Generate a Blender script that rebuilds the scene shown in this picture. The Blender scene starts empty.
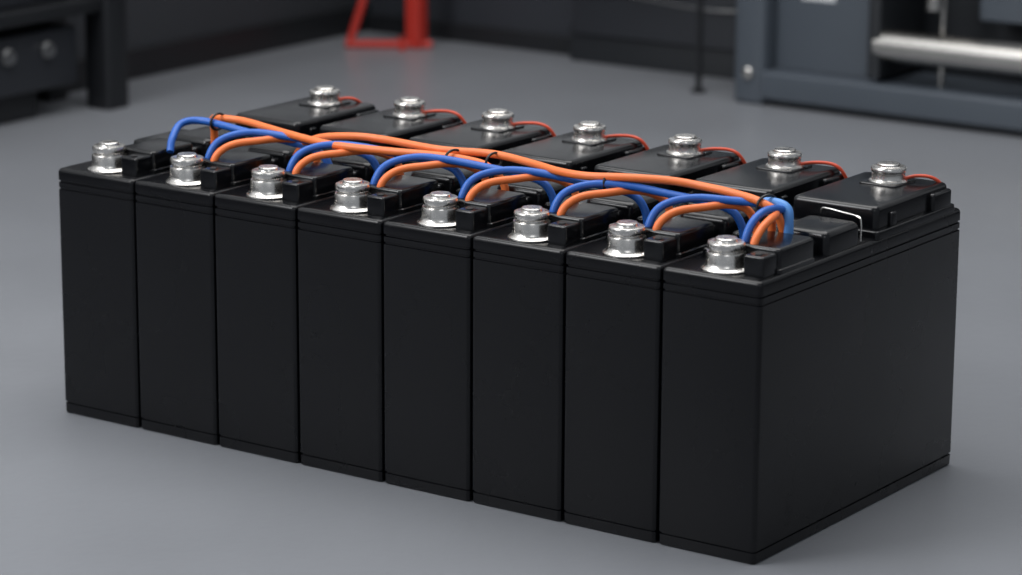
import bpy, bmesh, math, random
from mathutils import Vector, Matrix
random.seed(3)
scene=bpy.context.scene
COL=bpy.context.collection
H=0.24; L=0.771; D=0.3515; N=8; W=L/N

# ---------------------------------------------------------------- materials
def mat(name,col,rough=0.5,metal=0.0,noise=0.0,nscale=20,bump=0.0,bscale=200,spec=0.5,rvar=0.0,coat=0.0):
    m=bpy.data.materials.new(name);m.use_nodes=True
    nt=m.node_tree;b=nt.nodes['Principled BSDF']
    b.inputs['Base Color'].default_value=(*col,1);b.inputs['Roughness'].default_value=rough
    b.inputs['Metallic'].default_value=metal;b.inputs['Specular IOR Level'].default_value=spec
    b.inputs['Coat Weight'].default_value=coat
    tc=nt.nodes.new('ShaderNodeTexCoord')
    if noise>0 or rvar>0:
        n=nt.nodes.new('ShaderNodeTexNoise');n.inputs['Scale'].default_value=nscale;n.inputs['Detail'].default_value=6
        nt.links.new(tc.outputs['Object'],n.inputs['Vector'])
        if noise>0:
            mx=nt.nodes.new('ShaderNodeMix');mx.data_type='RGBA'
            mx.inputs[6].default_value=(*[c*(1-noise) for c in col],1);mx.inputs[7].default_value=(*[min(1,c*(1+noise)) for c in col],1)
            nt.links.new(n.outputs['Fac'],mx.inputs[0]);nt.links.new(mx.outputs[2],b.inputs['Base Color'])
        if rvar>0:
            mr=nt.nodes.new('ShaderNodeMapRange');mr.inputs['From Min'].default_value=.3;mr.inputs['From Max'].default_value=.7
            mr.inputs['To Min'].default_value=rough-rvar;mr.inputs['To Max'].default_value=rough+rvar
            nt.links.new(n.outputs['Fac'],mr.inputs['Value']);nt.links.new(mr.outputs['Result'],b.inputs['Roughness'])
    if bump>0:
        n2=nt.nodes.new('ShaderNodeTexNoise');n2.inputs['Scale'].default_value=bscale;n2.inputs['Detail'].default_value=3
        nt.links.new(tc.outputs['Object'],n2.inputs['Vector'])
        bp=nt.nodes.new('ShaderNodeBump');bp.inputs['Strength'].default_value=bump;bp.inputs['Distance'].default_value=.001
        nt.links.new(n2.outputs['Fac'],bp.inputs['Height']);nt.links.new(bp.outputs['Normal'],b.inputs['Normal'])
    return m
M_case=mat('black_case_plastic',(.0018,.0020,.0030),.27,noise=.25,nscale=8,bump=.04,bscale=900,rvar=.04,spec=.33)
M_lid=mat('black_lid_plastic',(.0032,.0035,.0045),.22,noise=.2,nscale=30,bump=.03,bscale=500,rvar=.04,spec=.40)
M_metal=mat('nickel_terminal',(.70,.675,.64),.27,metal=1,noise=.06,nscale=120,rvar=.05)
M_dark=mat('dark_gap',(.004,.004,.005),.7,noise=.1)
M_org=mat('orange_cable',(.78,.175,.04),.45,noise=.08,nscale=60)
M_blu=mat('blue_cable',(.013,.10,.42),.42,noise=.1,nscale=60)
M_lblu=mat('light_blue_sleeve',(.09,.27,.65),.4,noise=.1,nscale=60)
M_red=mat('red_orange_wire',(.58,.07,.03),.4,noise=.1,nscale=60)
M_tie=mat('black_tie',(.01,.01,.01),.4,noise=.1)
M_floor=mat('sealed_concrete',(.192,.200,.217),.33,noise=.07,nscale=3.5,bump=.25,bscale=60,rvar=.05)
M_wall=mat('charcoal_wall',(.034,.037,.043),.6,noise=.1,nscale=4,bump=.2,bscale=80)
M_wallup=mat('light_grey_wall_bounce',(.50,.51,.52),.7,noise=.04,nscale=4,bump=.2,bscale=80)  # unseen upper wall, light tone added to reflect in terminals and floor
M_wall2=mat('dark_wall_panel',(.026,.029,.036),.5,noise=.1,nscale=4)
M_base=mat('baseboard_black',(.010,.011,.013),.4,noise=.1)
M_mach=mat('blue_grey_paint',(.060,.072,.088),.42,noise=.06,nscale=12)
M_machd=mat('machine_dark',(.010,.012,.015),.5,noise=.1)
M_steel=mat('polished_steel',(.50,.485,.46),.27,metal=1,noise=.06,nscale=40)
M_knob=mat('knob_steel',(.28,.28,.28),.35,metal=1,noise=.06,nscale=40)
M_label=mat('white_label',(.5,.52,.54),.5,noise=.04)
M_redp=mat('red_painted_steel',(.42,.028,.018),.4,noise=.08)
M_rack=mat('rack_black',(.009,.010,.012),.4,noise=.1)
M_rack2=mat('rack_grey',(.018,.020,.025),.45,noise=.1)

# ---------------------------------------------------------------- helpers
def empty(name):
    e=bpy.data.objects.new(name,None);COL.objects.link(e);e.empty_display_size=.05;return e
def finish(bm,name,m,parent=None,ang=0.6):
    bmesh.ops.recalc_face_normals(bm,faces=bm.faces)
    for f in bm.faces:f.smooth=True
    for e in bm.edges:
        if len(e.link_faces)==2 and e.calc_face_angle(0)>ang:e.smooth=False
    me=bpy.data.meshes.new(name);bm.to_mesh(me);bm.free()
    ms=m if isinstance(m,(list,tuple)) else [m]
    for k in ms:me.materials.append(k)
    o=bpy.data.objects.new(name,me);COL.objects.link(o)
    if parent:o.parent=parent
    return o
def loft(bm,x0,x1,y0,y1,r,prof,seg=4,mi=0):
    loops=[]
    for z,ins in prof:
        rr=max(r-ins*0.5,.0004);vs=[]
        for cx,cy,a0 in ((x1-ins-rr,y1-ins-rr,0),(x0+ins+rr,y1-ins-rr,90),(x0+ins+rr,y0+ins+rr,180),(x1-ins-rr,y0+ins+rr,270)):
            for k in range(seg+1):
                a=math.radians(a0+90*k/seg);vs.append(bm.verts.new((cx+rr*math.cos(a),cy+rr*math.sin(a),z)))
        loops.append(vs)
    n=len(loops[0])
    for a,b in zip(loops,loops[1:]):
        for i in range(n):
            f=bm.faces.new((a[i],a[(i+1)%n],b[(i+1)%n],b[i]));f.material_index=mi
    f=bm.faces.new(loops[0][::-1]);f.material_index=mi
    f=bm.faces.new(loops[-1]);f.material_index=mi
def rb(z0,z1,b=.0015,top=None):
    t=top or b
    return [(z0,b*.6),(z0+b*.6,0),(z1-t,0),(z1-t*.6,t*.08),(z1-t*.29,t*.29),(z1-t*.08,t*.6),(z1,t)]
def lathe(bm,c,prof,seg=40,mi=0,axis='Z'):
    loops=[]
    for r,z in prof:
        if r<1e-6:
            P=[(0,0,z)]
        else:P=[(r*math.cos(2*math.pi*k/seg),r*math.sin(2*math.pi*k/seg),z) for k in range(seg)]
        if axis=='X':P=[(z,a,b) for a,b,z in P]
        if axis=='Y':P=[(a,z,b) for a,b,z in P]
        loops.append([bm.verts.new((c[0]+p[0],c[1]+p[1],c[2]+p[2])) for p in P])
    for a,b in zip(loops,loops[1:]):
        for i in range(seg):
            j=(i+1)%seg
            va=[a[0]] if len(a)==1 else [a[i],a[j]]
            vb=[b[0]] if len(b)==1 else [b[j],b[i]]
            if len(va)+len(vb)>=3:
                f=bm.faces.new(va+vb);f.material_index=mi
    for l in (loops[0],loops[-1]):
        if len(l)>1:
            f=bm.faces.new(l);f.material_index=mi
def box(bm,x0,x1,y0,y1,z0,z1,b=.003,mi=0):
    loft(bm,x0,x1,y0,y1,b,rb(z0,z1,b),3,mi)
def tube(bm,pts,r,seg=12,sub=10,mi=0,flat=1.0):
    P=[Vector(p) for p in pts];Q=[]
    E=[P[0]*2-P[1]]+P+[P[-1]*2-P[-2]]
    for i in range(1,len(E)-2):
        for k in range(sub):
            t=k/sub;a,b,c,d=E[i-1],E[i],E[i+1],E[i+2]
            Q.append(.5*((2*b)+(c-a)*t+(2*a-5*b+4*c-d)*t*t+(3*b-a-3*c+d)*t**3))
    Q.append(P[-1])
    up=Vector((0,0,1));prev=None;T0=(Q[1]-Q[0]).normalized()
    n=T0.cross(up)
    if n.length<.1:n=T0.cross(Vector((1,0,0)))
    n.normalize()
    for i,q in enumerate(Q):
        T=(Q[min(i+1,len(Q)-1)]-Q[max(i-1,0)]).normalized()
        n=(n-T*n.dot(T)).normalized();bi=T.cross(n)
        ring=[bm.verts.new(q+(n*math.cos(2*math.pi*k/seg)+bi*math.sin(2*math.pi*k/seg)*flat)*r) for k in range(seg)]
        if prev:
            for k in range(seg):
                f=bm.faces.new((prev[k],prev[(k+1)%seg],ring[(k+1)%seg],ring[k]));f.material_index=mi
        else:
            f=bm.faces.new(ring[::-1]);f.material_index=mi
        prev=ring
    f=bm.faces.new(prev);f.material_index=mi

# ---------------------------------------------------------------- battery pack
pack=empty('battery_pack')
TX=[-0.7245+0.0966*i for i in range(N)]
g=.0006
for i in range(N):
    x0=-L+i*W;x1=x0+W
    bm=bmesh.new()
    gr=.0015
    prof=[(0,.002),(.0015,.0005),(.010,.0003),(.0106,gr),(.0118,gr),(.0124,0),
          (.2194,0),(.2200,gr*.8),(.2211,gr*.8),(.2217,.0001),(.2262,.0001),(.2268,gr),(.2281,gr),(.2288,0),
          (.2356,0),(.2374,.0003),(.2387,.0011),(.2396,.0024),(.24,.0044)]
    loft(bm,x0+g,x1-g,0,D,.0042,prof,6)
    finish(bm,'cell_%d_case'%(i+1),M_case,pack,.5)
    bm=bmesh.new()
    cx0=x0+.048;cx1=x1-.004
    loft(bm,cx0,cx1,.034,.092,.004,[(H-.001,-.0012),(H+.003,-.0012),(H+.0038,0)]+rb(H+.0038,H+.0205,.003)[2:],5)
    loft(bm,x0+.071,x1-.006,.012,.036,.002,[(H-.001,0)]+rb(H,H+.0175,.002)[2:],4)
    loft(bm,x0+.008,x0+.044,.05,.088,.003,[(H-.001,0)]+rb(H,H+.008,.002)[2:],4)
    loft(bm,x0+.006,x0+.040,.100,.172,.004,[(H-.001,0)]+rb(H,H+.012,.003)[2:],5)
    loft(bm,x0+.042,x1-.004,.112,.170,.006,[(H-.001,0)]+rb(H,H+.020,.006)[2:],6)
    loft(bm,x0+.050,x1-.014,.104,.116,.003,[(H-.001,0)]+rb(H,H+.012,.003)[2:],4)
    finish(bm,'cell_%d_cover'%(i+1),M_lid,pack,.5)
    bm=bmesh.new()
    lathe(bm,(x0+.081,.020,H+.0174),[(.0032,0),(.0032,.0008),(.0024,.0012),(0,.0012)],16)
    finish(bm,'cell_%d_vent'%(i+1),M_dark,pack)
    # terminal: flared flange, thick smooth barrel, wide flat cap with raised centre disc
    bm=bmesh.new()
    tx=TX[i];ty=.0235
    pr=[(.0200,0),(.0205,.0008),(.0204,.0020),(.0194,.0028),(.0180,.0036),(.0170,.0052),(.0164,.0075),
        (.0163,.0148),(.0158,.0158),(.0138,.0161),(.0136,.0174),(.0150,.0178),(.0156,.0186),(.0156,.0226),(.0150,.0238),(.0138,.0243),
        (.0098,.0243),(.0094,.0250),(.0092,.0266),(.0084,.0273),(0,.0273)]
    lathe(bm,(tx,ty,H-.0005),pr,56)
    box(bm,tx+.006,tx+.024,ty-.004,ty+.018,H+.0005,H+.0035,.0012)
    finish(bm,'front_terminal_%d'%(i+1),M_metal,pack,.7)

BX=[-0.6855+0.1062*i for i in range(7)]
for i,tx in enumerate(BX):
    bm=bmesh.new()
    xa=tx-.0415;xb=tx+.0455
    if i==6: xb=-.001
    ya=.206 if i<6 else .200
    loft(bm,xa-.002,xb+.001,ya-.006,.338,.004,[(H-.001,0)]+rb(H,H+.006,.0015)[2:],5)
    loft(bm,xa,xb-.004,ya,.333,.006,[(H+.004,0)]+rb(H+.005,H+.026,.0045)[2:],6)
    loft(bm,xb-.010,xb+.0005,.296,.331,.003,[(H+.004,0)]+rb(H+.005,H+.021,.0025)[2:],4)
    loft(bm,xb-.010,xb-.001,.222,.232,.002,[(H+.004,0)]+rb(H+.005,H+.018,.002)[2:],4)
    loft(bm,tx-.020,tx+.018,.280,.322,.004,[(H+.025,0)]+rb(H+.025,H+.0275,.0012)[2:],4)
    finish(bm,'rear_block_%d'%(i+1),M_lid,pack,.5)
    bm=bmesh.new()
    lathe(bm,(tx,.300,H+.0270),[(.0172,0),(.0175,.0008),(.0168,.0018),(.0152,.0022),(.0148,.0030),(.0148,.0070),(.0140,.0075),(.0140,.0082),(.0152,.0086),(.0156,.0093),(.0156,.0122),(.0149,.0132),
        (.0108,.0134),(.0102,.0139),(.0100,.0156),(.0092,.0163),(0,.0163)],56)
    finish(bm,'rear_terminal_%d'%(i+1),M_metal,pack,.7)

bm=bmesh.new()
tube(bm,[(-.050,.182,H+.019),(-.046,.180,H+.024),(-.025,.176,H+.0235),(-.008,.172,H+.0225),(-.0045,.171,H+.018),(-.0045,.171,H+.002)],.0008,8,8)
finish(bm,'wire_bail',M_metal,pack)

# ---------------------------------------------------------------- wiring harness
har=empty('wiring_harness')
def cable(name,pts,r,m,dz=0,par=None,**k):
    bm=bmesh.new();tube(bm,[(x,y,H+z+dz) for x,y,z in pts],r,**k);return finish(bm,name,m,par or har,1.2)
R=.0036
cable('orange_main_1',[(-.676,.118,.006),(-.674,.116,.028),(-.668,.108,.042),(-.650,.103,.045),(-.622,.103,.045),(-.56,.088,.043),(-.50,.076,.042),(-.445,.082,.042),(-.40,.092,.042),(-.37,.098,.041),(-.345,.104,.036),(-.330,.107,.022),(-.328,.107,.004)],R,M_org)
cable('orange_main_2',[(-.562,.098,.006),(-.556,.098,.026),(-.535,.099,.040),(-.495,.100,.0465),(-.460,.103,.047),(-.395,.100,.046),(-.345,.112,.046),(-.295,.102,.045),(-.255,.084,.046),(-.222,.078,.047),(-.188,.084,.049),(-.150,.096,.049),(-.120,.101,.047),(-.085,.096,.046),(-.058,.090,.044),(-.042,.092,.036),(-.038,.098,.018),(-.038,.098,.004)],R,M_org)
cable('blue_main',[(-.672,.050,.019),(-.676,.058,.030),(-.680,.076,.041),(-.665,.090,.043),(-.615,.090,.039),(-.57,.096,.034),(-.535,.099,.028),(-.522,.100,.016),(-.521,.100,.004)],R,M_blu)
for i in range(1,N):
    t=TX[i];j=random.uniform(-.001,.001)
    pts=[(t+.008,.043,.004),(t+.008,.044,.020),(t+.011,.052,.033),(t+.019,.064,.0395),(t+.036,.077,.0425),(t+.062,.086,.0415+j),(t+.095,.093,.038),(t+.125,.098,.035),(t+.150,.101,.030),(t+.160,.103,.018),(t+.162,.103,.004)]
    if i==7: pts=[(t+.006,.043,.004),(t+.006,.044,.022),(t+.0065,.053,.034),(t+.008,.066,.0405),(t+.009,.082,.041),(t+.009,.098,.038)]
    if i==6: pts=pts[:5]+[(t+.060,.086,.042),(t+.080,.094,.041),(t+.102,.100,.039)]
    cable('blue_branch_%d'%i,pts,R*.98,M_blu)
    pts=[(t+.0195,.037,.004),(t+.0195,.039,.021),(t+.0235,.047,.030),(t+.031,.058,.0345),(t+.045,.072,.0365),(t+.058,.088,.0375),(t+.072,.099,.035),(t+.084,.106,.026),(t+.087,.107,.006)]
    if i==7: pts=[(t+.0165,.038,.004),(t+.0165,.040,.020),(t+.0165,.050,.030),(t+.0165,.063,.0355),(t+.013,.078,.0365),(t+.006,.092,.0365),(t-.004,.104,.030),(t-.006,.107,.006)]
    if i==6: pts=pts[:6]+[(t+.070,.098,.034),(t+.076,.104,.022),(t+.077,.106,.006)]
    cable('orange_branch_%d'%i,pts,R*.97,M_org)
    bm=bmesh.new()
    q=pts[0]
    tube(bm,[(t+(.006 if i==7 else .008),.0425,H+.003),(t+(.006 if i==7 else .008),.0430,H+.012)],R*1.25,12,2);tube(bm,[(q[0],q[1],H+.003),(q[0],q[1]+.0005,H+.011)],R*1.22,12,2)
    finish(bm,'lug_%d'%i,M_metal,har)
cable('blue_tail',[(-.062,.096,.041),(-.048,.100,.042),(-.037,.101,.038),(-.034,.099,.026),(-.0335,.098,.004)],R*1.25,M_lblu)
for k,(x,y,z,tilt) in enumerate([(-.652,.096,.043,0),(-.377,.096,.041,.2),(-.340,.106,.041,.1),(-.205,.086,.043,-.2),(-.052,.094,.0415,.3)]):
    bm=bmesh.new()
    ry,rz=(.0105,.0075)
    pts=[(x+math.sin(tilt)*ry*math.cos(a),y+ry*math.cos(a),H+z+rz*math.sin(a)) for a in [2*math.pi*s/14 for s in range(15)]]
    tube(bm,pts,.0012,8,3)
    finish(bm,'zip_tie_%d'%(k+1),M_tie,har)
for i,tx in enumerate(BX):
    pts=[(tx+.013,.306,.030),(tx+.022,.314,.0310),(tx+.034,.320,.0308),(tx+.043,.323,.0275),(tx+.048,.328,.018),(tx+.049,.336,.004)]
    if i==0: pts=[(tx+.010,.309,.030),(tx+.014,.316,.031),(tx+.020,.324,.029),(tx+.022,.335,.020),(tx+.022,.341,.004)]
    if i==6: pts=[(tx+.013,.306,.030),(tx+.020,.314,.0315),(tx+.030,.320,.031),(tx+.037,.326,.026),(tx+.038,.330,.018)]
    cable('rear_wire_%d'%(i+1),pts,.0016,M_red,par=pack,seg=8,sub=6)

# ---------------------------------------------------------------- room
bm=bmesh.new();vs=[bm.verts.new(p) for p in ((-1.96,-3.5,0),(3.5,-3.5,0),(3.5,2.01,0),(-1.96,2.01,0))];bm.faces.new(vs)
finish(bm,'floor',M_floor)
bm=bmesh.new();box(bm,-2.06,-1.96,-3.5,2.11,0,.40,.002,0);box(bm,-2.06,-1.96,-3.5,2.11,.40,2.6,.002,1);finish(bm,'wall_left',[M_wall,M_wallup])
bm=bmesh.new();box(bm,-1.96,3.5,2.01,2.11,0,.40,.002,0);box(bm,-1.96,3.5,2.01,2.11,.40,2.6,.002,1);finish(bm,'wall_back',[M_wall2,M_wallup])
bm=bmesh.new();box(bm,-1.96,-1.948,-3.5,2.01,0,.045,.003);finish(bm,'baseboard_left',M_base)
bm=bmesh.new();box(bm,-1.948,-1.115,1.998,2.01,0,.030,.003);finish(bm,'baseboard_back',M_base)
wp=empty('wall_cabinet')
bm=bmesh.new()
box(bm,-1.50,-1.19,1.955,1.995,.045,.5,.004)
finish(bm,'door_panel',M_rack2,wp)
bm=bmesh.new();box(bm,-1.51,-1.18,1.962,1.997,0.0,.06,.004);finish(bm,'plinth',M_machd,wp)
bm=bmesh.new()
tube(bm,[(-1.56,2.0,.155),(-1.50,1.945,.135),(-1.40,1.945,.118),(-1.25,1.945,.108),(-1.15,1.96,.112)],.0018,8,8)
finish(bm,'cable_run',M_knob,wp)
bm=bmesh.new();lathe(bm,(-1.192,1.84,0),[(.012,0),(.012,.004),(.005,.006),(.005,1.2),(0,1.2)],16);finish(bm,'floor_pole',M_rack)

st=empty('red_jack_stand')
bm=bmesh.new()
tube(bm,[(-1.870,1.842,.006),(-1.815,1.88,.006),(-1.755,1.924,.006)],.007,10,3)
tube(bm,[(-1.775,1.870,.006),(-1.80,1.90,.006),(-1.83,1.94,.006)],.006,10,3)
tube(bm,[(-1.866,1.846,.006),(-1.852,1.862,.07),(-1.835,1.876,.15),(-1.81,1.892,.26)],.007,10,4)
box(bm,-1.792,-1.764,1.898,1.926,0,.30,.004)
box(bm,-1.845,-1.770,1.893,1.905,.26,.275,.003)
finish(bm,'frame',M_redp,st)

rk=empty('equipment_rack')
bm=bmesh.new()
box(bm,-1.845,-1.800,1.195,1.240,0,1.0,.004)
box(bm,-1.845,-1.805,.20,.24,0,1.0,.004)
box(bm,-1.945,-1.915,1.195,1.235,0,1.0,.004)
box(bm,-1.945,-1.805,.20,1.235,.97,1.0,.004)
box(bm,-1.945,-1.81,.24,1.195,.145,.165,.003)
finish(bm,'frame',M_rack,rk)
bm=bmesh.new()
box(bm,-1.94,-1.83,.30,1.165,.042,.128,.006)
box(bm,-1.90,-1.84,.30,1.165,.165,.30,.006)
finish(bm,'drawer_unit',M_rack2,rk)
bm=bmesh.new()
for yy in (.78,.86,.94,1.02,1.10):
    lathe(bm,(-1.832,yy,.100),[(.012,0),(.012,.006),(.009,.008),(.009,.012),(0,.013)],20,axis='X')
finish(bm,'knobs',M_knob,rk)
bm=bmesh.new();box(bm,-1.93,-1.85,.35,1.10,0,.044,.004);finish(bm,'plinth',M_base,rk)

mc=empty('industrial_machine')
bm=bmesh.new()
X1=.35
box(bm,-1.108,-1.055,1.80,1.985,0,1.15,.008)
box(bm,-1.06,X1,1.795,1.985,.010,.052,.006)
box(bm,-1.056,-.880,1.83,1.985,.05,1.15,.006)
box(bm,-.74,-.66,1.86,1.985,.148,.60,.006)
box(bm,-.60,X1,1.83,1.985,.145,1.15,.006)
box(bm,-.88,X1,1.83,1.985,.60,1.15,.006)
finish(bm,'frame',M_mach,mc)
bm=bmesh.new()
box(bm,-1.05,X1,1.81,1.98,0,.012,.003)
box(bm,-.885,X1,1.94,1.98,.05,.62,.004)
box(bm,-.885,-.865,1.80,1.95,.06,.30,.003)
finish(bm,'cavity',M_machd,mc)
bm=bmesh.new()
lathe(bm,(-.875,1.82,.107),[(.0225,0),(.0225,1.2),(0,1.2)],32,axis='X')
lathe(bm,(-.79,1.85,.05),[(.0045,0),(.0045,.35),(0,.35)],14)
lathe(bm,(-.79,1.82,.165),[(.012,0),(.012,.02),(.02,.024),(.02,.05),(0,.05)],20)
lathe(bm,(-1.082,1.802,.047),[(.009,0),(.009,-.006),(.006,-.008),(0,-.008)],18,axis='Y')
finish(bm,'steel_shaft',M_steel,mc)
bm=bmesh.new();box(bm,-1.012,-.955,1.8285,1.832,.158,.19,.001);finish(bm,'label',M_label,mc)

# ---------------------------------------------------------------- camera
p=[0.61136,-0.24205,0.00513,3083.23,1.21597,-2.08629,0.82924]
cd=bpy.data.cameras.new('camera');cam=bpy.data.objects.new('camera',cd);COL.objects.link(cam)
Rm=Matrix.Rotation(p[0],3,'Z')@Matrix.Rotation(math.pi/2+p[1],3,'X')@Matrix.Rotation(p[2],3,'Z')
cam.matrix_world=Matrix.Translation(p[4:7])@Rm.to_4x4()
cd.sensor_width=36;cd.lens=p[3]/1022*36;cd.clip_start=.05
cd.dof.use_dof=True;cd.dof.focus_distance=2.68;cd.dof.aperture_fstop=6
scene.camera=cam

# ---------------------------------------------------------------- light
w=bpy.data.worlds.new('studio');scene.world=w;w.use_nodes=True
w.node_tree.nodes['Background'].inputs[0].default_value=(.84,.91,1,1)
w.node_tree.nodes['Background'].inputs[1].default_value=.32
def area(name,loc,target,size,sy,power,col=(1,1,1)):
    ld=bpy.data.lights.new(name,'AREA');ld.shape='RECTANGLE';ld.size=size;ld.size_y=sy;ld.energy=power;ld.color=col
    o=bpy.data.objects.new(name,ld);COL.objects.link(o);o.location=loc
    o.rotation_euler=(Vector(target)-Vector(loc)).to_track_quat('-Z','Y').to_euler();return o
area('overhead_softbox',(-.6,.5,2.4),(-.4,.2,0),2.6,2.0,66,(1,.99,.98))
area('left_softbox',(-1.7,-1.6,1.9),(-.8,-.1,.0),1.6,1.4,70,(.98,.985,1))
area('front_fill',(1.6,-2.2,2.0),(-.3,0,.1),1.2,1.0,8,(.95,.97,1))
scene.view_settings.view_transform='Standard'
